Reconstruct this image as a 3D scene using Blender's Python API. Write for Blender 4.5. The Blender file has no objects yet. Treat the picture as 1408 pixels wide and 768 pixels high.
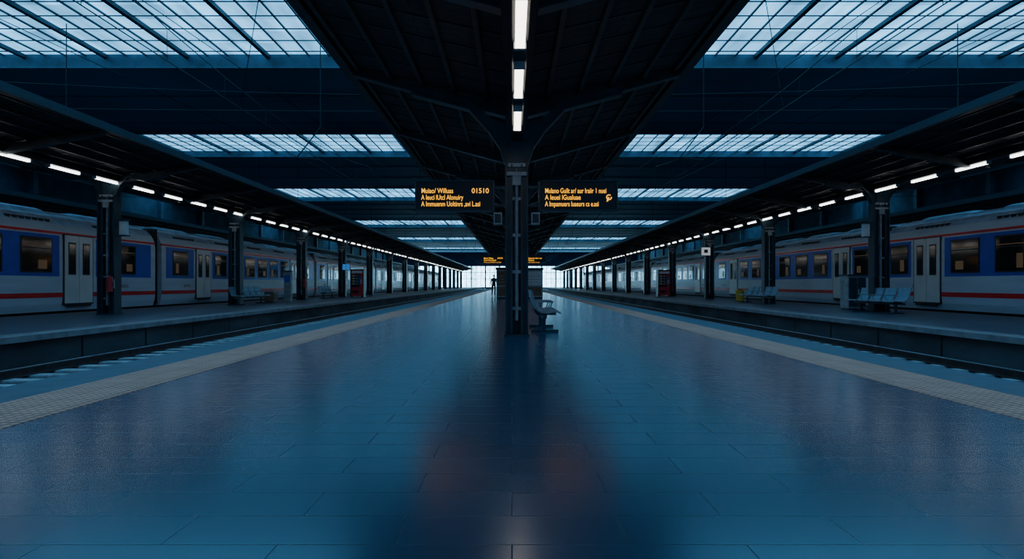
import bpy, bmesh, math, random
from mathutils import Vector, Matrix
random.seed(4)
F=860.0
# ------------------------------------------------------------------ materials
def newmat(name):
    m=bpy.data.materials.new(name); m.use_nodes=True
    nt=m.node_tree; b=nt.nodes['Principled BSDF']
    return m,nt,b
def mat(name,col,rough=0.5,metal=0.0,var=0.25,scale=3.0,bump=0.0,stretch=(1,1,1),spec=0.5):
    m,nt,b=newmat(name)
    b.inputs['Roughness'].default_value=rough; b.inputs['Metallic'].default_value=metal
    b.inputs['Specular IOR Level'].default_value=spec
    tc=nt.nodes.new('ShaderNodeTexCoord'); mp=nt.nodes.new('ShaderNodeMapping')
    mp.inputs['Scale'].default_value=stretch
    n=nt.nodes.new('ShaderNodeTexNoise'); n.inputs['Scale'].default_value=scale; n.inputs['Detail'].default_value=5
    r=nt.nodes.new('ShaderNodeValToRGB')
    c=Vector(col)
    r.color_ramp.elements[0].position=0.3; r.color_ramp.elements[1].position=0.7
    r.color_ramp.elements[0].color=(*(c*(1-var)),1); r.color_ramp.elements[1].color=(*(c*(1+var)),1)
    nt.links.new(tc.outputs['Object'],mp.inputs[0]); nt.links.new(mp.outputs[0],n.inputs['Vector'])
    nt.links.new(n.outputs['Fac'],r.inputs[0]); nt.links.new(r.outputs[0],b.inputs['Base Color'])
    if bump>0:
        bp=nt.nodes.new('ShaderNodeBump'); bp.inputs['Strength'].default_value=bump; bp.inputs['Distance'].default_value=0.05
        nt.links.new(n.outputs['Fac'],bp.inputs['Height']); nt.links.new(bp.outputs[0],b.inputs['Normal'])
    return m
def emit(name,col,strength):
    m,nt,b=newmat(name)
    b.inputs['Base Color'].default_value=(0.02,0.02,0.02,1)
    b.inputs['Emission Color'].default_value=(*col,1); b.inputs['Emission Strength'].default_value=strength
    return m
def tiles(name,c1,c2,mortar,bw,rh,rough,bump=0.15,ms=0.006,spec=0.5,offset=0.5,var=0.35,rot=0,ior=1.5,mortar_rough=None):
    m,nt,b=newmat(name)
    b.inputs['IOR'].default_value=ior; b.inputs['Roughness'].default_value=rough
    tc=nt.nodes.new('ShaderNodeTexCoord'); mp=nt.nodes.new('ShaderNodeMapping'); mp.inputs['Rotation'].default_value=(0,0,rot)
    br=nt.nodes.new('ShaderNodeTexBrick')
    br.inputs['Color1'].default_value=(*c1,1); br.inputs['Color2'].default_value=(*c2,1); br.inputs['Mortar'].default_value=(*mortar,1)
    br.inputs['Scale'].default_value=1.0; br.inputs['Brick Width'].default_value=bw; br.inputs['Row Height'].default_value=rh
    br.inputs['Mortar Size'].default_value=ms; br.inputs['Mortar Smooth'].default_value=0.3; br.offset=offset
    nt.links.new(tc.outputs['Object'],mp.inputs[0]); nt.links.new(mp.outputs[0],br.inputs['Vector'])
    n=nt.nodes.new('ShaderNodeTexNoise'); n.inputs['Scale'].default_value=0.6; n.inputs['Detail'].default_value=3
    n2=nt.nodes.new('ShaderNodeTexNoise'); n2.inputs['Scale'].default_value=90; n2.inputs['Detail'].default_value=3
    nt.links.new(tc.outputs['Object'],n.inputs['Vector']); nt.links.new(tc.outputs['Object'],n2.inputs['Vector'])
    mr=nt.nodes.new('ShaderNodeMapRange'); mr.inputs[1].default_value=0.3; mr.inputs[2].default_value=0.7
    mr.inputs[3].default_value=1-var; mr.inputs[4].default_value=1+var
    nt.links.new(n.outputs['Fac'],mr.inputs[0])
    mr2=nt.nodes.new('ShaderNodeMapRange'); mr2.inputs[1].default_value=0.3; mr2.inputs[2].default_value=0.7
    mr2.inputs[3].default_value=0.8; mr2.inputs[4].default_value=1.2
    nt.links.new(n2.outputs['Fac'],mr2.inputs[0])
    mu=nt.nodes.new('ShaderNodeMath'); mu.operation='MULTIPLY'
    nt.links.new(mr.outputs[0],mu.inputs[0]); nt.links.new(mr2.outputs[0],mu.inputs[1])
    mx=nt.nodes.new('ShaderNodeVectorMath'); mx.operation='SCALE'
    nt.links.new(br.outputs['Color'],mx.inputs[0]); nt.links.new(mu.outputs[0],mx.inputs['Scale'])
    nt.links.new(mx.outputs[0],b.inputs['Base Color'])
    b.inputs['Specular IOR Level'].default_value=spec
    if mortar_rough is not None:
        a1=nt.nodes.new('ShaderNodeMapRange'); a1.inputs[3].default_value=rough; a1.inputs[4].default_value=mortar_rough
        a2=nt.nodes.new('ShaderNodeMapRange'); a2.inputs[3].default_value=spec; a2.inputs[4].default_value=0.4
        nt.links.new(br.outputs['Fac'],a1.inputs[0]); nt.links.new(a1.outputs[0],b.inputs['Roughness'])
        nt.links.new(br.outputs['Fac'],a2.inputs[0]); nt.links.new(a2.outputs[0],b.inputs['Specular IOR Level'])
    bp=nt.nodes.new('ShaderNodeBump'); bp.inputs['Strength'].default_value=bump; bp.inputs['Distance'].default_value=0.004; bp.invert=True
    nt.links.new(br.outputs['Fac'],bp.inputs['Height']); nt.links.new(bp.outputs[0],b.inputs['Normal'])
    return m
def glass_sky(name,col,strength):
    m,nt,b=newmat(name)
    b.inputs['Base Color'].default_value=(0.1,0.15,0.2,1); b.inputs['Roughness'].default_value=0.5
    tc=nt.nodes.new('ShaderNodeTexCoord')
    mp=nt.nodes.new('ShaderNodeMapping'); mp.inputs['Scale'].default_value=(1.2,0.25,1)
    n=nt.nodes.new('ShaderNodeTexNoise'); n.inputs['Scale'].default_value=1.0; n.inputs['Detail'].default_value=6
    br=nt.nodes.new('ShaderNodeTexBrick'); br.inputs['Scale'].default_value=1; br.inputs['Brick Width'].default_value=0.9; br.inputs['Row Height'].default_value=1.2
    br.offset=0; br.inputs['Color1'].default_value=(0.65,0.65,0.65,1); br.inputs['Color2'].default_value=(1.15,1.15,1.15,1); br.inputs['Mortar'].default_value=(0.65,0.65,0.65,1)
    br.inputs['Mortar Size'].default_value=0.015
    nt.links.new(tc.outputs['Object'],mp.inputs[0]); nt.links.new(mp.outputs[0],n.inputs['Vector']); nt.links.new(tc.outputs['Object'],br.inputs['Vector'])
    mr=nt.nodes.new('ShaderNodeMapRange'); mr.inputs[1].default_value=0.3; mr.inputs[2].default_value=0.7; mr.inputs[3].default_value=0.5*strength; mr.inputs[4].default_value=1.3*strength
    nt.links.new(n.outputs['Fac'],mr.inputs[0])
    mu=nt.nodes.new('ShaderNodeMath'); mu.operation='MULTIPLY'
    nt.links.new(mr.outputs[0],mu.inputs[0]); nt.links.new(br.outputs['Color'],mu.inputs[1])
    b.inputs['Emission Color'].default_value=(*col,1)
    nt.links.new(mu.outputs[0],b.inputs['Emission Strength'])
    return m

M={}
M['floor']=tiles('floor_tiles',(0.010,0.060,0.118),(0.013,0.070,0.134),(0.004,0.028,0.055),0.9,0.3,0.22,0.12,0.0035,1.0,var=0.06,ior=1.7,mortar_rough=0.4)
M['edge']=mat('platform_edge_stone',(0.045,0.085,0.125),0.5,0,0.2,4,0.1)
M['sidefloor']=tiles('side_platform_paving',(0.05,0.075,0.10),(0.06,0.09,0.12),(0.03,0.05,0.07),0.6,0.6,0.38,0.3,0.01,var=0.15)
M['conc']=mat('platform_wall_concrete',(0.045,0.055,0.065),0.85,0,0.6,1.5,0.5,(1,0.3,1))
M['cope']=mat('coping_stone',(0.19,0.20,0.22),0.6,0,0.3,3,0.2)
M['ballast']=mat('ballast',(0.05,0.06,0.075),0.95,0,0.8,14,1.0)
M['sleeper']=mat('concrete_sleeper',(0.32,0.34,0.36),0.9,0,0.4,6,0.3)
M['railside']=mat('rusty_rail',(0.07,0.06,0.06),0.6,0.6,0.3,8)
M['railtop']=mat('polished_rail',(0.7,0.8,0.9),0.3,1.0,0.1,8)
M['roof']=mat('ceiling_panel',(0.035,0.14,0.25),0.65,0,0.25,0.3,0.0,(0.3,1,1))
M['girder']=mat('girder_steel',(0.03,0.09,0.14),0.5,0.1,0.3,2)
M['girderlt']=mat('girder_steel_lit',(0.05,0.13,0.19),0.5,0.1,0.3,2)  # girder steel made lighter, so the lit lower flange is painted in
M['bar']=mat('glazing_bar',(0.01,0.035,0.06),0.5,0.1,0.3,2)
M['sky']=glass_sky('skylight_glass',(0.17,0.56,1.0),2.2)
M['endglass']=glass_sky('end_window_glass',(0.32,0.72,1.0),9.0)
M['deck']=tiles('canopy_boards',(0.036,0.034,0.034),(0.048,0.045,0.044),(0.008,0.009,0.011),3.0,0.22,0.7,0.6,0.012,0.3)
M['steel']=mat('painted_steel',(0.020,0.042,0.056),0.4,0.1,0.4,3)
M['steel2']=mat('canopy_steel',(0.024,0.027,0.030),0.5,0.2,0.4,3)
M['fascia']=mat('canopy_fascia',(0.012,0.030,0.048),0.5,0.2,0.3,2,0,(1,0.2,1))
M['grey']=mat('galvanised_metal',(0.28,0.30,0.31),0.45,0.2,0.3,5)
M['tube']=emit('fluorescent_tube',(1.0,0.92,0.80),6.5)
M['tubeS']=emit('fluorescent_tube_side',(0.95,0.97,0.96),6.5)
M['black']=mat('black_casing',(0.006,0.008,0.010),0.4,0.1,0.2,5)
M['orange']=emit('led_text',(1.0,0.43,0.02),1.9)
M['tsilver']=mat('train_silver',(0.43,0.54,0.64),0.38,0.0,0.1,1.5,0,(1,0.3,3))
M['troof']=mat('train_roof',(0.26,0.36,0.46),0.5,0.0,0.3,2)
M['tblue']=mat('train_blue',(0.004,0.06,0.48),0.3,0,0.15,2)
M['tred']=mat('train_red',(0.65,0.008,0.015),0.35,0,0.15,2)
M['tdoor']=mat('train_door',(0.58,0.64,0.64),0.35,0.0,0.08,2)
M['tglass']=mat('train_window_glass',(0.02,0.018,0.016),0.08,0,0.8,0.8)
M['tframe']=mat('window_frame',(0.012,0.014,0.017),0.4,0,0.2,3)
M['tunder']=mat('underframe',(0.012,0.014,0.016),0.7,0,0.3,3)
M['seat']=mat('perforated_seat_metal',(0.24,0.34,0.44),0.35,0.3,0.2,20)
M['red']=mat('red_enamel',(0.55,0.02,0.03),0.35,0,0.15,3)
M['white']=mat('white_enamel',(0.6,0.62,0.62),0.4,0,0.1,3)
M['yellow']=mat('yellow_plastic',(0.7,0.42,0.03),0.45,0,0.1,3)
M['brown']=mat('brown_panel',(0.16,0.09,0.05),0.5,0,0.2,3)
M['sign_blue']=emit('blue_sign_face',(0.05,0.3,0.9),0.5)
M['lampwhite']=emit('sign_white_face',(0.8,0.9,1.0),0.4)
M['wall']=mat('hall_wall',(0.03,0.08,0.13),0.8,0,0.4,0.6)
M['wire']=mat('wire',(0.01,0.015,0.02),0.5,0.5,0.1,3)
# tactile paving : studs
m,nt,b=newmat('tactile_paving')
tc=nt.nodes.new('ShaderNodeTexCoord'); v=nt.nodes.new('ShaderNodeTexVoronoi'); v.inputs['Scale'].default_value=13; v.inputs['Randomness'].default_value=0
br=nt.nodes.new('ShaderNodeTexBrick'); br.offset=0; br.inputs['Scale'].default_value=1; br.inputs['Brick Width'].default_value=0.3; br.inputs['Row Height'].default_value=0.3
br.inputs['Color1'].default_value=(0.66,0.33,0.235,1); br.inputs['Color2'].default_value=(0.74,0.38,0.27,1); br.inputs['Mortar'].default_value=(0.34,0.19,0.15,1); br.inputs['Mortar Size'].default_value=0.006
nt.links.new(tc.outputs['Object'],v.inputs['Vector']); nt.links.new(tc.outputs['Object'],br.inputs['Vector'])
cr=nt.nodes.new('ShaderNodeValToRGB'); cr.color_ramp.elements[0].position=0.25; cr.color_ramp.elements[0].color=(1.1,1.1,1.1,1); cr.color_ramp.elements[1].position=0.45; cr.color_ramp.elements[1].color=(0.62,0.62,0.64,1)
nt.links.new(v.outputs['Distance'],cr.inputs[0])
mx=nt.nodes.new('ShaderNodeVectorMath'); mx.operation='MULTIPLY'
nt.links.new(br.outputs['Color'],mx.inputs[0]); nt.links.new(cr.outputs[0],mx.inputs[1]); nt.links.new(mx.outputs[0],b.inputs['Base Color'])
b.inputs['Roughness'].default_value=0.75; b.inputs['Specular IOR Level'].default_value=0.2
bp=nt.nodes.new('ShaderNodeBump'); bp.inputs['Strength'].default_value=0.6; bp.inputs['Distance'].default_value=0.01
nt.links.new(cr.outputs[0],bp.inputs['Height']); nt.links.new(bp.outputs[0],b.inputs['Normal'])
M['tactile']=m

# ------------------------------------------------------------------ mesh builder
class B:
    def __init__(s): s.v=[]; s.f=[]; s.m=[]; s.mats=[]
    def mi(s,k):
        if k not in s.mats: s.mats.append(k)
        return s.mats.index(k)
    def raw(s,vs,fs,k):
        o=len(s.v); s.v+= [tuple(p) for p in vs]; i=s.mi(k)
        for f in fs: s.f.append(tuple(o+a for a in f)); s.m.append(i)
    def box(s,x0,x1,y0,y1,z0,z1,k):
        if x0>x1:x0,x1=x1,x0
        if y0>y1:y0,y1=y1,y0
        if z0>z1:z0,z1=z1,z0
        s.raw([(x0,y0,z0),(x1,y0,z0),(x1,y1,z0),(x0,y1,z0),(x0,y0,z1),(x1,y0,z1),(x1,y1,z1),(x0,y1,z1)],
              [(0,3,2,1),(4,5,6,7),(0,1,5,4),(1,2,6,5),(2,3,7,6),(3,0,4,7)],k)
    def extY(s,prof,y0,y1,k,closed=True):
        n=len(prof)
        vs=[(x,y0,z) for x,z in prof]+[(x,y1,z) for x,z in prof]
        fs=[(i,(i+1)%n,n+(i+1)%n,n+i) for i in range(n if closed else n-1)]
        if closed: fs+= [tuple(range(n))[::-1],tuple(range(n,2*n))]
        s.raw(vs,fs,k)
    def stripY(s,lo,hi,y0,y1,k):
        for i in range(len(lo)-1):
            s.extY([lo[i],lo[i+1],hi[i+1],hi[i]],y0,y1,k)
    def cyl(s,p,q,r,k,n=10,r2=None):
        p=Vector(p);q=Vector(q); d=(q-p).normalized(); r2=r if r2 is None else r2
        a=d.orthogonal().normalized(); b_=d.cross(a)
        vs=[];
        for c,rr in ((p,r),(q,r2)):
            for i in range(n):
                t=2*math.pi*i/n; vs.append(c+a*math.cos(t)*rr+b_*math.sin(t)*rr)
        fs=[(i,(i+1)%n,n+(i+1)%n,n+i) for i in range(n)]+[tuple(range(n))[::-1],tuple(range(n,2*n))]
        s.raw(vs,fs,k)
    def make(s,name,parent=None,bevel=0,loc=(0,0,0),rotz=0):
        me=bpy.data.meshes.new(name); me.from_pydata(s.v,[],s.f)
        for k in s.mats: me.materials.append(M[k])
        me.polygons.foreach_set('material_index',s.m)
        bm=bmesh.new(); bm.from_mesh(me); bmesh.ops.recalc_face_normals(bm,faces=bm.faces); bm.to_mesh(me); bm.free()
        me.update()
        o=bpy.data.objects.new(name,me); bpy.context.scene.collection.objects.link(o)
        o.location=loc; o.rotation_euler=(0,0,rotz)
        if parent: o.parent=parent
        if bevel:
            md=o.modifiers.new('bevel','BEVEL'); md.width=bevel; md.segments=2; md.limit_method='ANGLE'
        return o
def empty(name,loc=(0,0,0)):
    o=bpy.data.objects.new(name,None); o.location=loc; o.empty_display_size=0.2
    bpy.context.scene.collection.objects.link(o); return o

Y0,Y1=-16.0,200.0
CX=0.12
# ------------------------------------------------------------------ platforms
b=B()
b.box(CX-3.64,CX+3.64,Y0,Y1,-0.8,0,'floor')
for s in (-1,1):
    b.box(CX+s*3.64,CX+s*4.39,Y0,Y1,-0.8,0.004,'tactile')
    b.box(CX+s*4.39,CX+s*5.05,Y0,Y1,-0.14,0,'edge')
    b.box(CX+s*4.39,CX+s*4.9,Y0,Y1,-0.8,-0.14,'conc')
b.make('floor')
for s in (-1,1):
    b=B()
    b.box(s*9.9,s*14.9,Y0,Y1,-0.8,0,'sidefloor')
    b.box(s*9.4,s*9.9,Y0,Y1,-0.12,0,'cope')
    b.box(s*9.5,s*9.9,Y0,Y1,-0.8,-0.12,'conc')
    y=Y0+1
    while y<70:
        b.box(s*9.49,s*9.5,y,y+0.05,-0.66,-0.12,'black'); y+=2.4
    b.box(s*14.9,s*15.35,Y0,Y1,-0.12,0,'cope')
    b.box(s*14.9,s*15.25,Y0,Y1,-0.8,-0.12,'conc')
    b.make('station_platform')
    b=B()
    b.box(s*22.0,s*28.5,Y0,Y1,-0.8,0,'sidefloor')
    b.make('station_platform')
# trackbed
b=B(); b.box(-39.5,39.5,Y0,Y1,-0.95,-0.66,'ballast'); b.make('ground')
def track(xc,vis=True):
    b=B()
    b.extY([(xc-1.75,-0.66),(xc+1.75,-0.66),(xc+1.35,-0.6),(xc-1.35,-0.6)],Y0,Y1,'ballast')
    y=Y0+0.3
    while y<(130 if vis else 60):
        b.box(xc-1.25,xc+1.25,y,y+0.26,-0.62,-0.565,'sleeper'); y+=0.6
    for s in (-1,1):
        x=xc+s*0.72
        b.box(x-0.07,x+0.07,Y0,Y1,-0.565,-0.545,'railside')
        b.box(x-0.012,x+0.012,Y0,Y1,-0.545,-0.45,'railside')
        b.box(x-0.036,x+0.036,Y0,Y1,-0.455,-0.425,'railside')
        b.box(x-0.03,x+0.03,Y0,Y1,-0.425,-0.418,'railtop')
    b.make('railway_track')
for s in (-1,1):
    track(s*7.6); track(s*17.1,False); track(s*20.2,False)

# ------------------------------------------------------------------ hall
ZR=11.0
bands=[(-14,-1),(0.5,13),(14,27.7),(40.9,47.8),(65.2,73.2),(98,107),(134,143),(172,181)]  # first two bands: unseen glowing glazing, added over the camera to light the floor
b=B()
prev=Y0
for (a,c) in bands:
    b.box(-40,40,prev,a,ZR,ZR+0.3,'roof')
    y=prev+5.5
    while y<a-2:
        b.box(-40,40,y-0.04,y+0.04,ZR-0.05,ZR,'girder'); y+=5.5
    gd=0.42 if c<30 else 0.26
    b.box(-40,40,a-0.06,a+0.02,ZR-(0.25 if c<60 else 0.1),ZR+0.3,'girder')
    b.box(-40,40,c,c+0.12,ZR-gd,ZR+0.3,'girder')
    b.box(-40,40,c-0.1,c+0.22,ZR-gd-0.06,ZR-gd,'girderlt')
    prev=c+0.12
b.box(-40,40,prev,Y1,ZR,ZR+0.3,'roof')
b.make('ceiling')
for i,(a,c) in enumerate(bands):
    b=B()
    b.raw([(-40,a,ZR+0.16),(40,a,ZR+0.16),(40,c,ZR+0.16),(-40,c,ZR+0.16)],[(0,1,2,3)],'sky')
    x=-39.6; k=0
    near= c<60
    while x<40:
        w=0.09 if k%4==0 else 0.03
        h=0.16 if k%4==0 else 0.06
        b.box(x-w,x+w,a,c,ZR+0.14-h,ZR+0.14,'bar')
        x+=0.9; k+=1
    if near:
        y=a+1.2
        while y<c-0.3:
            b.box(-40,40,y-0.025,y+0.025,ZR+0.09,ZR+0.12,'bar'); y+=1.2
    b.make('window_%d'%(i+1))  # includes the two unseen bands added for floor light
for s,nm in ((-1,'left'),(1,'right')):
    b=B()
    b.box(s*40,s*40.3,Y0,Y1,-1,ZR+0.3,'wall')
    y=Y0+2
    while y<Y1:
        b.box(s*39.6,s*40,y,y+0.5,-1,ZR,'girder'); y+=9.4
    b.box(s*39.8,s*40,Y0,Y1,6.0,6.3,'girderlt')
    b.make('wall_'+nm)
b=B()
b.box(-40,40,Y1,Y1+0.3,6.6,ZR+0.3,'wall')
b.box(-40,40,Y1,Y1+0.3,-1,0.0,'wall')
b.raw([(-40,Y1+0.2,0),(40,Y1+0.2,0),(40,Y1+0.2,6.6),(-40,Y1+0.2,6.6)],[(0,1,2,3)],'endglass')
x=-40
k=0
while x<=40:
    w=0.22 if k%3==0 else 0.07
    b.box(x-w,x+w,Y1,Y1+0.18,0,6.6,'bar'); x+=1.5; k+=1
for z in (2.6,4.6): b.box(-40,40,Y1,Y1+0.18,z-0.08,z+0.08,'bar')
b.make('wall_back')

# ------------------------------------------------------------------ canopies
def canopy(xc,hw,z0,z1,ystart,yend,posts,spacing,tube_y,tube_x,tube_z,tubemat,pw,tube_end,ribs=True,skip=(),fas=0.26):
    root=empty('platform_canopy',(xc,0,0))
    b=B(); t=0.1
    g=0.22
    def zu(x): return z0+(z1-z0)*(abs(x)-g)/(hw-g)
    for s in (-1,1):
        b.extY([(s*g,z0),(s*hw,z1),(s*hw,z1+t),(s*g,z0+t)],ystart,yend,'deck')
        b.box(s*hw,s*(hw+0.07),ystart,yend,z1-0.08,z1+fas,'fascia')
        b.box(s*(hw-0.1),s*(hw+0.07),ystart,yend,z1-0.12,z1-0.08,'steel2')
        n=5
        for i in range(n):
            x=s*(g+(hw-g)*(i+0.6)/n); z=zu(x)
            b.box(x-0.035,x+0.035,ystart,yend,z-0.09,z+0.02,'steel2')
    b.box(-g,g,ystart,yend,z0-0.1,z0+0.12,'steel2')
    y=posts[0]
    while y-spacing/2>ystart: y-=spacing/2
    while y<yend:
        if ribs:
            for s in (-1,1):
                lo=[];hi=[]
                for i in range(5):
                    x=g+(hw-0.12-g)*i/4
                    lo.append((s*x,zu(x)-0.26+0.12*i/4)); hi.append((s*x,zu(x)-0.05))
                b.stripY(lo,hi,y-0.05,y+0.05,'steel2')
                b.stripY([(a_,z_-0.03) for a_,z_ in lo],lo,y-0.1,y+0.1,'steel')
        y+=spacing/2
    if ribs:
        y=ystart+0.6
        while y<min(yend,70):
            for s in (-1,1):
                b.extY([(s*g,z0-0.02),(s*hw,z1-0.02),(s*hw,z1+0.02),(s*g,z0+0.02)],y,y+0.04,'steel2')
            y+=0.78
    b.make('roof_deck',root)
    b=B()
    for y in posts:
        if y>yend: break
        w=pw/2
        for s in (-1,1):
            xo=s*w; xi=s*(w*0.36)
            b.box(xi+s*0.03,xo-s*0.03,y-0.12,y+0.12,0,tube_z-0.35,'steel')
            b.box(xi,xi+s*0.03,y-0.19,y+0.19,0,tube_z-0.4,'steel')
            b.box(xo-s*0.03,xo,y-0.19,y+0.19,0,tube_z-0.4,'steel')
            for zz in (0.5,1.2,1.9,2.6):
                b.box(s*w*0.1,xi,y-0.15,y-0.11,zz,zz+0.06,'grey')
            zb=tube_z-0.35
            pts=[(w*0.5,zb-0.25),(w*1.1,zb+0.05),(w*1.5,zb+0.32),(w*2.4,zb+0.62),(w*4.2,zu(w*4.2)-0.28),(hw*0.62,zu(hw*0.62)-0.24)]
            top=[(w*0.3,zb+0.5),(w*0.6,zb+0.62),(w*1.1,zb+0.72),(w*2.2,zb+0.84),(w*4.2,zu(w*4.2)-0.1),(hw*0.62,zu(hw*0.62)-0.1)]
            top=[(a_,min(q,zu(max(a_,g))-0.05)) for a_,q in top]; pts=[(a_,min(q,zu(max(a_,g))-0.14)) for a_,q in pts]
            b.stripY([(s*a_,q) for a_,q in pts],[(s*a_,q) for a_,q in top],y-0.07,y+0.07,'steel')
            b.stripY([(s*a_,q-0.04) for a_,q in pts],[(s*a_,q) for a_,q in pts],y-0.13,y+0.13,'steel')
        b.box(-w*0.36,w*0.36,y-0.02,y+0.02,0,tube_z-0.35,'black')
        b.cyl((0.0,y-0.1,0.3),(0.0,y-0.1,tube_z-0.4),0.042,'grey')
        b.box(-w*0.85,w*0.85,y-0.2,y+0.2,tube_z-0.62,tube_z-0.55,'grey')
        b.box(-w*0.4,w*0.4,y-0.19,y+0.19,tube_z-0.8,tube_z-0.62,'grey')
        b.box(-w*0.75,w*0.75,y-0.18,y+0.18,tube_z-0.45,tube_z-0.38,'grey')
        b.box(-w*0.55,w*0.55,y-0.14,y+0.14,tube_z-0.55,z0-0.05,'steel')
        b.box(-w*1.1,w*1.1,y-0.22,y+0.22,0,0.04,'steel')
    b.make('support_columns',root)
    b=B(); dx=tube_x
    b.box(dx-0.09,dx+0.09,ystart,yend,tube_z+0.05,tube_z+0.15,'steel2')
    y=ystart+1
    while y<yend:
        b.cyl((dx,y,tube_z+0.14),(dx,y,z0),0.015,'steel2',6); y+=4
    b.make('light_trough',root)
    b=B(); y0,p,L,hwid=tube_y
    y=y0
    while y-p>ystart: y-=p
    while y<tube_end:
        ok=all(abs(y+L/2-q)>0.9 for q in skip)
        if ok:
            b.box(dx-hwid,dx+hwid,y,y+L,tube_z-0.03,tube_z+0.035,tubemat)
            b.box(dx-hwid-0.015,dx+hwid+0.015,y-0.06,y,tube_z-0.035,tube_z+0.05,'grey')
            b.box(dx-hwid-0.015,dx+hwid+0.015,y+L,y+L+0.06,tube_z-0.035,tube_z+0.05,'grey')
        y+=p
    b.make('tube_lights',root)
    return root
cposts=[12.1+9.4*i for i in range(0,11)]
canopy(0.09,3.27,4.5,5.2,Y0,115,cposts,9.4,(5.84,1.89,1.2,0.055),0,3.68,'tube',0.44,112,skip=[12.1])
canopy(-13.2,3.0,4.55,4.95,Y0,165,[20.5+9.4*i for i in range(-2,16)],9.4,(15.5,1.92,1.2,0.035),0.3,4.28,'tubeS',0.56,160,fas=0.08)
canopy(13.2,3.0,4.55,4.95,Y0,165,[22.5+9.7*i for i in range(-2,15)],9.7,(16.95,2.0,1.2,0.035),-0.3,4.28,'tubeS',0.56,160,fas=0.08)
for s in (-1,1):
    canopy(s*25.2,3.2,4.6,5.0,Y0,150,[24+9.4*i for i in range(-2,13)],9.4,(16,6,1.2,0.05),0,4.28,'tubeS',0.5,20,ribs=False,fas=0.1)

# ------------------------------------------------------------------ departure boards
def text(body,size,loc,parent,k='orange',align='LEFT'):
    c=bpy.data.curves.new('display_text','FONT'); c.body=body; c.size=size; c.align_x=align; c.offset=size*0.008
    c.materials.append(M[k])
    o=bpy.data.objects.new('display_text',c); bpy.context.scene.collection.objects.link(o)
    o.rotation_euler=(math.pi/2,0,0); o.location=loc; o.parent=parent; return o
def board(x0,x1,y,z0,z1,lines,postx,icon=False):
    r=empty('departure_board',((x0+x1)/2,y,(z0+z1)/2))
    w=(x1-x0)/2;h=(z1-z0)/2
    b=B()
    b.box(-w,w,-0.1,0.1,-h,h,'black')
    for (a,c,d,e) in ((-w,w,h-0.03,h),(-w,w,-h,-h+0.03),(-w,-w+0.03,-h,h),(w-0.03,w,-h,h)):
        b.box(a,c,-0.125,-0.1,d,e,'steel')
    dx=postx-(x0+x1)/2; sg=1 if dx>0 else -1
    for z in (-h+0.12,h-0.12): b.box(sg*w,dx-sg*0.2,-0.03,0.03,z-0.025,z+0.025,'steel')
    b.make('casing',r,0.006)
    for i,(l,rt) in enumerate(lines):
        z=h-0.245-i*0.125
        text(l,0.132,(-w+0.12,-0.112,z),r)
        if rt: text(rt,0.132,(w-0.1,-0.112,z),r,align='RIGHT')
    if icon:
        bb=B(); n=16; R=0.055
        for i in range(n-2):
            a0=2*math.pi*i/n+0.9;a1=2*math.pi*(i+1)/n+0.9
            vs=[(w-0.17+rr*math.cos(a),-0.113,-0.03+rr*math.sin(a)) for a,rr in ((a0,R),(a1,R),(a1,R-0.02),(a0,R-0.02))]
            bb.raw(vs,[(0,1,2,3)],'orange')
        bb.raw([(w-0.22,-0.113,-0.11),(w-0.19,-0.113,-0.11),(w-0.16,-0.113,-0.03),(w-0.19,-0.113,-0.03)],[(0,1,2,3)],'orange')
        bb.make('display_symbol',r)
    return r
s1=71.0
def px(x): return (x-704)/s1
L1=[('Muiao/ Willuas','01510'),('A leuci lUtcl Alonuiry',''),('A lmmuenm Uoltinrs ,avi L.asi','')]
L2=[('Mulano Guilt ar/ aur lraiir 1 nuei',''),('A leuei lGualuae',''),('A lmpamuers luaeurs cs e.asi','')]
def fit(r,ws):
    bpy.context.view_layer.update()
    for c in [c for c in r.children if c.type=='FONT' and c.data.align_x=='LEFT']:
        w=c.dimensions.x
        for l,wt in ws.items():
            if c.data.body.startswith(l): c.scale.x=wt/w
W1={'Muiao':0.60,'A leuci':0.80,'A lmmu':1.12}; W2={'Mulano':1.16,'A leuei':0.68,'A lmpa':1.02}
r=board(px(573),px(680),12.0,2.38,2.97,L1,0.09); fit(r,W1)
r=board(px(740),px(847),12.0,2.38,2.97,L2,0.09,True); fit(r,W2)
r=board(-1.93,-0.5,40.3,2.38,2.85,L1,0.09); fit(r,W1)
r=board(0.62,2.15,40.3,2.38,2.85,L2,0.09); fit(r,W2)
for sg in (-1,1):
    b=B()
    b.box(-0.08,0.08,-0.1,0.1,-0.13,0.10,'grey'); b.box(-0.06,0.06,-0.11,-0.1,-0.10,0.07,'steel2')
    b.box(-sg*0.08,-sg*0.13,-0.02,0.02,-0.02,0.02,'steel')
    b.make('loudspeaker',bevel=0.01,loc=(0.09+sg*0.36,12.0,2.26))

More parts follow.
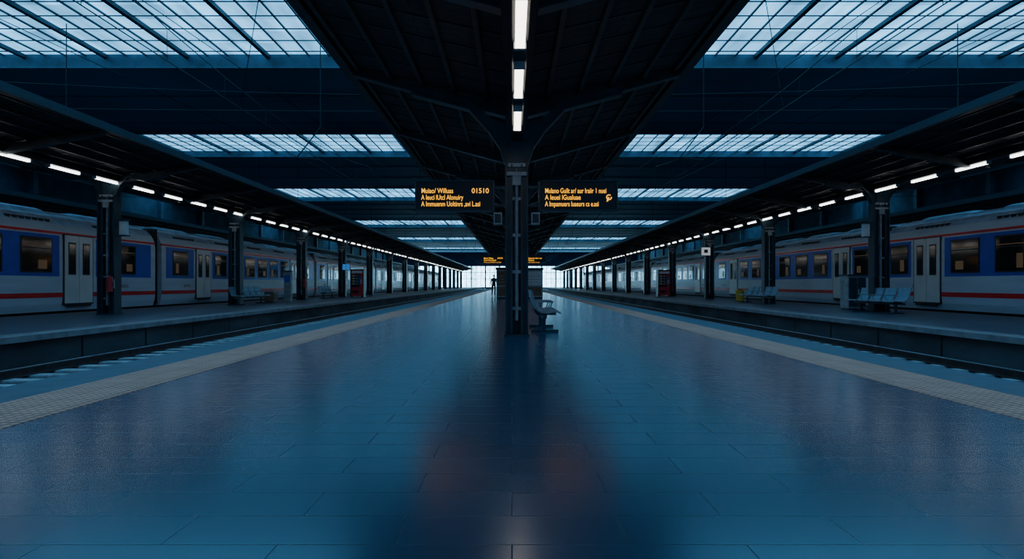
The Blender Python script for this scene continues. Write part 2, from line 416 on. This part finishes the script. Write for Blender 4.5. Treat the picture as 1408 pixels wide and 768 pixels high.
# ------------------------------------------------------------------ trains
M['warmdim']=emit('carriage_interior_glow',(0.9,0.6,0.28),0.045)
def train(s,cars):
    root=empty('passenger_train',(s*15.6,0,0))
    def X(u): return s*u
    b=B(); d=B()
    W=2.95
    half=[(0.10,0.06),(0.03,0.3),(0,0.55),(0,2.55),(0.05,2.85),(0.16,3.08),(0.38,3.3),(0.75,3.48),(1.2,3.57),(W/2,3.59)]
    prof=half+[(W-a,z) for a,z in half[-2::-1]]
    for (a,c,doors) in cars:
        a2=a+0.25;c2=c-0.25
        n=len(prof)
        vs=[(X(x),a2,z) for x,z in prof]+[(X(x),c2,z) for x,z in prof]
        sil=[];rf=[]
        for i in range(n):
            j=(i+1)%n
            f=(i,j,n+j,n+i)
            (rf if prof[i][1]>=3.0 and prof[j][1]>=3.0 else sil).append(f)
        b.raw(vs,sil+[tuple(range(n))[::-1],tuple(range(n,2*n))],'tsilver')
        b.raw(vs,rf,'troof')
        b.box(X(0.22),X(W-0.22),c2,c+0.25,0.1,3.35,'tunder')
        for q in range(3): b.box(X(0.14),X(W-0.14),c2+0.08+q*0.14,c2+0.12+q*0.14,0.15,3.42,'tframe')
        b.box(X(0.25),X(W-0.25),a2,c2,-0.3,0.08,'tunder')
        for yb in (a2+3,c2-3):
            for yy in (yb-1.1,yb+1.1):
                for uu in (0.7,W-0.85):
                    b.cyl((X(uu),yy,-0.01),(X(uu+0.13),yy,-0.01),0.41,'railside',20)
        b.box(X(-0.012),X(0.02),a2,c2,0.54,0.70,'tred')
        b.box(X(-0.002),X(0.06),a2,c2,2.71,2.79,'tred')
        for (uu,zz) in ((0.38,3.3),(0.75,3.48),(1.2,3.57)):
            b.box(X(uu-0.02),X(uu+0.02),a2,c2,zz-0.02,zz+0.035,'troof')
        y=a2+1.2
        while y<c2-3:
            b.extY([(X(0.62),3.4),(X(0.75),3.56),(X(1.0),3.64),(X(W-1.0),3.64),(X(W-0.75),3.56),(X(W-0.62),3.4)],y,y+2.4,'troof')
            for q in range(7): b.box(X(0.19),X(0.30),y+0.15+q*0.28,y+0.33+q*0.28,3.10,3.2,'tunder')
            y+=4.1
        for dy in doors:
            d.box(X(-0.02),X(0.05),dy-0.78,dy+0.78,0.26,2.74,'tframe')
            for q in (-1,1):
                y0_,y1_=(dy-0.72,dy-0.012) if q<0 else (dy+0.012,dy+0.72)
                d.box(X(-0.035),X(0.03),y0_,y1_,0.32,2.70,'tdoor')
                cy=(y0_+y1_)/2
                d.box(X(-0.042),X(0.0),cy-0.19,cy+0.19,1.32,2.46,'tframe')
                d.box(X(-0.046),X(0.0),cy-0.15,cy+0.15,1.37,2.41,'tglass')
            d.box(X(-0.06),X(0.0),dy-0.6,dy+0.6,0.2,0.26,'tunder')
        marks=sorted(doors); segs=[]; p=a2+0.35
        for dy in marks: segs.append((p,dy-0.95)); p=dy+0.95
        segs.append((p,c2-0.35))
        for (p,q) in segs:
            L=q-p
            if L<1.2: continue
            n=max(1,int(L//1.85)); pitch=L/n
            d.box(X(-0.008),X(0.02),p,q,1.26,2.66,'tblue')
            for i in range(n):
                cy=p+pitch*(i+0.5); hw_=min(0.64,pitch/2-0.2)
                d.box(X(-0.02),X(0.0),cy-hw_-0.05,cy+hw_+0.05,1.37,2.55,'tframe')
                d.box(X(-0.026),X(0.0),cy-hw_,cy+hw_,1.42,2.5,'tglass')
                d.box(X(-0.03),X(0.0),cy-hw_,cy+hw_,2.16,2.19,'tframe')
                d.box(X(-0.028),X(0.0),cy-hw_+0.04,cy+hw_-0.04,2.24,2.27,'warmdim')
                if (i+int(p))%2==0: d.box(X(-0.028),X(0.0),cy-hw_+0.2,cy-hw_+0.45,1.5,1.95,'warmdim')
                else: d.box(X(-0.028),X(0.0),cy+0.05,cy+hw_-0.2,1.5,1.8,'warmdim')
        for yy in (a2+2.2,c2-2.2):
            d.box(X(-0.01),X(0.02),yy-0.3,yy+0.3,0.85,0.98,'grey')
    b.make('carriage_bodies',root); d.make('doors_and_windows',root)
def cars_after(start,n,L=22): return [(start+i*L,start+(i+1)*L,[start+i*L+4.0,start+(i+1)*L-4.9]) for i in range(n)]
train(-1,[(5.6,27.6,[10.2,22.5])]+cars_after(27.6,5))
train(1,[(4.6,26.5,[9.4,23.5])]+[(26.5,48.5,[29.6,44])]+cars_after(48.5,4))

# ------------------------------------------------------------------ benches
def bench(n,pitch,loc,rotz):
    b=B()
    prof=[(0.0,0.86),(0.03,0.72),(0.08,0.56),(0.13,0.46),(0.2,0.42),(0.34,0.415),(0.5,0.44),(0.56,0.43),(0.585,0.40)]
    for i in range(n):
        c=(i-(n-1)/2)*pitch; h=pitch*0.44
        for j in range(len(prof)-1):
            (x0,z0),(x1,z1)=prof[j],prof[j+1]
            dx,dz=x1-x0,z1-z0; l=math.hypot(dx,dz); nx,nz=-dz/l*0.018,dx/l*0.018
            b.extY([(x0,z0),(x1,z1),(x1-nx,z1-nz),(x0-nx,z0-nz)],c-h,c+h,'seat')
        for sg in (-1,1):
            for j in range(len(prof)-1):
                b.cyl((prof[j][0],c+sg*h,prof[j][1]),(prof[j+1][0],c+sg*h,prof[j+1][1]),0.014,'grey',6)
        b.box(0.1,0.5,c-0.03,c+0.03,0.36,0.405,'steel')
    T=n*pitch/2
    b.box(0.22,0.30,-T,T,0.30,0.37,'steel')
    for i in range(n+1):
        c=(i-n/2)*pitch
        if 0<i<n:
            b.cyl((0.12,c,0.62),(0.48,c,0.62),0.015,'grey',8); b.cyl((0.46,c,0.62),(0.34,c,0.36),0.013,'grey',8); b.cyl((0.12,c,0.62),(0.2,c,0.36),0.013,'grey',8)
    for c in ([-T+0.45,T-0.45] if n<6 else [-T+0.45,0,T-0.45]):
        b.box(0.22,0.30,c-0.035,c+0.035,0.04,0.31,'steel')
        b.box(0.0,0.56,c-0.04,c+0.04,0.0,0.045,'steel')
    return b.make('waiting_bench',loc=loc,rotz=rotz)
bench(4,0.62,(0.40,13.8,0.001),0)
bench(5,0.72,(-13.2,30.9,0.001),0)
bench(4,0.74,(13.0,21.8,0.001),math.pi)
bench(5,0.78,(13.0,32.4,0.001),math.pi)
bench(4,0.74,(-13.2,44.0,0.001),0)

# ------------------------------------------------------------------ vending machines, kiosk, etc
def vending(loc):
    b=B()
    b.box(-0.45,0.45,-0.35,0.35,0.08,2.05,'red')
    b.box(-0.5,0.5,-0.38,0.38,2.05,2.12,'black'); b.box(-0.5,-0.45,-0.4,0.38,0,2.05,'black'); b.box(0.45,0.5,-0.4,0.38,0,2.05,'black')
    b.box(-0.42,0.18,-0.37,-0.35,0.75,1.75,'tglass')
    for z in (0.95,1.15,1.35,1.55):
        b.box(-0.4,0.16,-0.375,-0.37,z,z+0.015,'grey')
        for i in range(5): b.box(-0.38+i*0.11,-0.31+i*0.11,-0.377,-0.37,z+0.02,z+0.12,['yellow','white','red','grey','tblue'][i])
    b.box(0.22,0.4,-0.37,-0.35,1.0,1.5,'grey'); b.box(0.25,0.37,-0.375,-0.37,1.35,1.45,'black')
    b.box(-0.35,0.12,-0.37,-0.35,0.3,0.5,'black'); b.box(-0.4,0.4,-0.365,-0.35,1.82,1.98,'white')
    for x in (-0.4,0.3):
        b.box(x,x+0.1,-0.3,0.3,0,0.08,'black')
    b.make('vending_machine',bevel=0.008,loc=loc)
vending((-11.75,47.8,0.0)); vending((12.1,50.0,0.0))
def kiosk(x0,x1,y,k):
    b=B(); w=(x1-x0)/2
    b.box(-w,w,-0.4,0.4,0.1,1.95,'grey'); b.box(-w-0.05,w+0.05,-0.46,0.46,1.95,2.1,'black'); b.box(-w+0.02,w-0.02,-0.36,0.36,0,0.1,'black')
    b.box(-w+0.08,w-0.08,-0.42,-0.4,0.9,1.85,k); b.box(-w+0.08,w-0.08,-0.42,-0.4,0.2,0.8,'brown')
    for z in (1.1,1.3,1.5): b.box(-w+0.16,w-0.16,-0.425,-0.42,z,z+0.03,'grey')
    b.make('information_kiosk',bevel=0.01,loc=((x0+x1)/2,y,0))
kiosk(0.95,2.1,43,'white'); kiosk(-1.05,-0.35,42.2,'brown')
b=B(); b.box(-0.35,0.35,-0.3,0.3,0.06,1.3,'grey'); b.box(-0.38,0.38,-0.33,0.33,1.3,1.36,'steel'); b.box(-0.3,0.3,-0.27,0.27,0,0.06,'steel')
b.box(-0.32,-0.01,-0.31,-0.3,0.12,1.24,'steel'); b.box(0.01,0.32,-0.31,-0.3,0.12,1.24,'steel'); b.box(0.03,0.06,-0.33,-0.31,0.6,0.8,'white')
b.make('utility_cabinet',bevel=0.01,loc=(13.25,24.3,0))
b=B(); b.cyl((0,0,0.04),(0,0,0.6),0.2,'yellow',20,0.24); b.cyl((0,0,0),(0,0,0.04),0.17,'black',20); b.cyl((0,0,0.6),(0,0,0.66),0.26,'yellow',20,0.2); b.cyl((0,0,0.66),(0,0,0.69),0.13,'black',20)
b.make('litter_bin',loc=(12.9,35.4,0))
b=B(); b.box(-0.25,0.25,-0.35,0.35,0.05,0.55,'brown'); b.box(-0.28,0.28,-0.38,0.38,0.55,0.6,'grey'); b.box(-0.2,0.2,-0.3,0.3,0,0.05,'black'); b.box(0.25,0.265,-0.25,0.25,0.15,0.45,'black')
b.make('grit_box',bevel=0.01,loc=(-13.0,33.8,0))
b=B(); b.box(-0.2,0.2,-0.15,0.15,0,1.7,'grey'); b.box(-0.16,0.16,-0.16,-0.15,1.1,1.5,'tblue'); b.box(-0.23,0.23,-0.18,0.18,1.7,1.78,'steel')
b.make('ticket_validator',bevel=0.01,loc=(-13.1,36.6,0))
def exting(loc):
    b=B(); b.cyl((0,0,0),(0,0,0.45),0.09,'red',16); b.cyl((0,0,0.45),(0,0,0.52),0.09,'red',16,0.03); b.cyl((0,0,0.52),(0,0,0.58),0.025,'black',8)
    b.box(-0.02,0.12,-0.015,0.015,0.56,0.59,'black'); b.cyl((0.05,0,0.55),(0.11,0,0.15),0.012,'black',6); b.box(-0.1,0.1,0.07,0.12,0.1,0.4,'grey')
    b.make('fire_extinguisher',loc=loc)
exting((-13.0,20.2,0.75)); exting((-12.95,39.0,0.8))
def lantern(loc,s):
    b=B(); b.box(-0.1,0.1,-0.1,0.1,-0.25,0.2,'white'); b.box(-0.13,0.13,-0.13,0.13,0.2,0.25,'steel'); b.box(-0.13,0.13,-0.13,0.13,-0.29,-0.25,'steel'); b.box(-s*0.1,-s*0.2,-0.02,0.02,0.0,0.05,'steel')
    b.make('post_lantern',bevel=0.01,loc=loc)
lantern((-12.72,20.5,2.85),1); lantern((12.72,22.5,2.95),-1)
b=B(); b.box(-0.33,0.33,-0.06,0.06,-0.3,0.3,'black'); b.box(-0.29,0.29,-0.07,-0.06,-0.26,0.26,'lampwhite'); b.box(-0.12,0.12,-0.075,-0.07,-0.1,0.12,'black'); b.box(-0.02,0.02,-0.02,0.02,0.3,1.6,'steel')
b.make('platform_sign',loc=(12.85,41.5,3.45-0.3))
b=B(); b.box(-0.3,0.3,-0.05,0.05,-0.25,0.25,'black'); b.box(-0.27,0.27,-0.06,-0.05,-0.22,0.22,'sign_blue'); b.box(-0.03,0.03,-0.065,-0.06,-0.14,0.14,'white'); b.box(-0.02,0.02,-0.02,0.02,0.25,2.3,'steel')
b.make('information_sign',loc=(-12.8,48.3,2.3))

# ------------------------------------------------------------------ overhead wires
b=B()
for s in (-1,1):
    for xc in (7.35,17.1,20.2):
        b.cyl((s*xc,Y0,5.75),(s*xc,Y1-0.5,5.75),0.012,'wire',5)
        y=Y0
        while y<Y1-25:
            seg=9
            for i in range(seg):
                t0=i/seg;t1=(i+1)/seg; zz=lambda t:7.0-0.9*4*t*(1-t)*0.9
                b.cyl((s*xc,y+24*t0,zz(t0)),(s*xc,y+24*t1,zz(t1)),0.012,'wire',5)
                b.cyl((s*xc,y+24*t0,zz(t0)),(s*xc,y+24*t0,5.75),0.006,'wire',4)
            y+=24
for y in (24,50,76,100,125):
    n=16
    for (za,sag,zz0) in ((10.4,2.2,0),(8.2,0.6,0)):
        pts=[(-39.5+79*i/n,y,za-sag*4*(i/n)*(1-i/n)) for i in range(n+1)]
        for i in range(n): b.cyl(pts[i],pts[i+1],0.018,'wire',5)
    for xc in (-20.2,-17.1,-7.35,7.35,17.1,20.2):
        b.cyl((xc,y,7.0),(xc,y,10.98),0.02,'wire',5)
        b.cyl((xc-0.9,y,5.85),(xc,y,7.0),0.025,'wire',5); b.cyl((xc-0.9,y,5.85),(xc,y,5.75),0.02,'wire',5)
for s in (-1,1):
    b.cyl((s*5.6,15,10.7),(s*13,30,9.6),0.015,'wire',5); b.cyl((s*13,16,10.7),(s*8,40,8.3),0.015,'wire',5); b.cyl((s*19,18,10.6),(s*11,44,8.0),0.015,'wire',5)
b.make('overhead_wires')

# ------------------------------------------------------------------ person
def person(loc,rot):
    r=empty('person',loc); r.rotation_euler=(0,0,rot)
    V=[(0,0,0.95),(0,0,1.15),(0,-0.01,1.36),(0,-0.01,1.47),(0,0,1.53),
       (0.09,0,0.9),(0.1,-0.01,0.5),(0.1,0.02,0.1),(0.1,-0.12,0.04),
       (-0.09,0,0.9),(-0.12,0.03,0.5),(-0.13,0.08,0.1),(-0.13,-0.06,0.04),
       (0.18,0,1.4),(0.23,0.02,1.12),(0.22,-0.06,0.87),
       (-0.18,0,1.4),(-0.23,0.02,1.12),(-0.22,-0.06,0.87)]
    E=[(0,1),(1,2),(2,3),(3,4),(0,5),(5,6),(6,7),(7,8),(0,9),(9,10),(10,11),(11,12),(2,13),(13,14),(14,15),(2,16),(16,17),(17,18)]
    R=[.15,.14,.16,.07,.055,.095,.07,.05,.045,.095,.07,.05,.045,.075,.055,.04,.075,.055,.04]
    me=bpy.data.meshes.new('body'); me.from_pydata(V,E,[]); o=bpy.data.objects.new('body',me); bpy.context.scene.collection.objects.link(o)
    md=o.modifiers.new('skin','SKIN')
    for i,sv in enumerate(me.skin_vertices[0].data):
        sv.radius=(R[i],R[i]*(0.72 if i<3 else 1)); sv.use_root=(i==0)
    o.modifiers.new('sub','SUBSURF').levels=2
    bpy.context.view_layer.update()
    dg=bpy.context.evaluated_depsgraph_get(); m2=bpy.data.meshes.new_from_object(o.evaluated_get(dg))
    o.modifiers.clear(); o.data=m2
    for k in ('jacket','trouser','skin','shoe'): m2.materials.append(M[k])
    for p in m2.polygons:
        z=p.center.z; p.use_smooth=True
        p.material_index=3 if z<0.1 else 1 if (z<0.88 and abs(p.center.x)<0.17) else 2 if z>1.46 else 0
    o.parent=r
    bm=bmesh.new(); bmesh.ops.create_uvsphere(bm,u_segments=24,v_segments=16,radius=1)
    for v in bm.verts:
        x,y,z=v.co
        k=1-0.25*max(0,-z)
        v.co=Vector((x*0.078*k,y*0.098*k,z*0.12))
        if y<-0.85 and -0.35<z<0.15 and abs(x)<0.2: v.co.y-=0.022
        if abs(x)>0.93 and abs(z)<0.3: v.co.x*=1.12
    hm=bpy.data.meshes.new('head'); bm.to_mesh(hm); bm.free()
    for k in ('skin','hair'): hm.materials.append(M[k])
    for p in hm.polygons:
        p.use_smooth=True; c=p.center; p.material_index=1 if (c.z>0.055 or (c.y>0.0 and c.z>-0.06)) else 0
    ho=bpy.data.objects.new('head',hm); bpy.context.scene.collection.objects.link(ho); ho.location=(0,-0.015,1.64); ho.parent=r
    b=B()
    for sg in (-1,1):
        b.cyl((sg*0.03,-0.108,1.65),(sg*0.03,-0.1,1.65),0.01,'hair',8)
        hx=sg*0.22
        b.box(hx-0.018,hx+0.018,-0.11,-0.04,0.78,0.86,'skin')
        for i,l in enumerate((0.06,0.075,0.08,0.068)):
            yy=-0.105+i*0.019; b.cyl((hx,yy,0.79),(hx-sg*0.012,yy-0.004,0.79-l),0.0085,'skin',6,0.006)
        b.cyl((hx,-0.115,0.84),(hx-sg*0.005,-0.14,0.77),0.01,'skin',6,0.007)
    b.box(-0.022,0.022,-0.104,-0.096,1.585,1.592,'red')
    b.make('face_and_hands',r)
M['jacket']=mat('jacket',(0.015,0.025,0.04),0.8); M['trouser']=mat('trousers',(0.01,0.014,0.022),0.85)
M['skin']=mat('skin',(0.45,0.27,0.19),0.5,0,0.05); M['hair']=mat('hair',(0.015,0.01,0.008),0.6); M['shoe']=mat('shoes',(0.01,0.01,0.01),0.4)
person((-1.45,50,0.0),0.3)

# ------------------------------------------------------------------ world & camera
w=bpy.data.worlds.new('world'); bpy.context.scene.world=w; w.use_nodes=True
bg=w.node_tree.nodes['Background']; bg.inputs[0].default_value=(0.12,0.35,0.75,1); bg.inputs[1].default_value=0.6
cam=bpy.data.cameras.new('camera'); co=bpy.data.objects.new('camera',cam); bpy.context.scene.collection.objects.link(co)
co.location=(0,0,1.0); co.rotation_euler=(math.pi/2,0,0)
cam.sensor_width=36; cam.lens=36*F/1408; cam.shift_y=6/1408; cam.clip_end=600
bpy.context.scene.camera=co
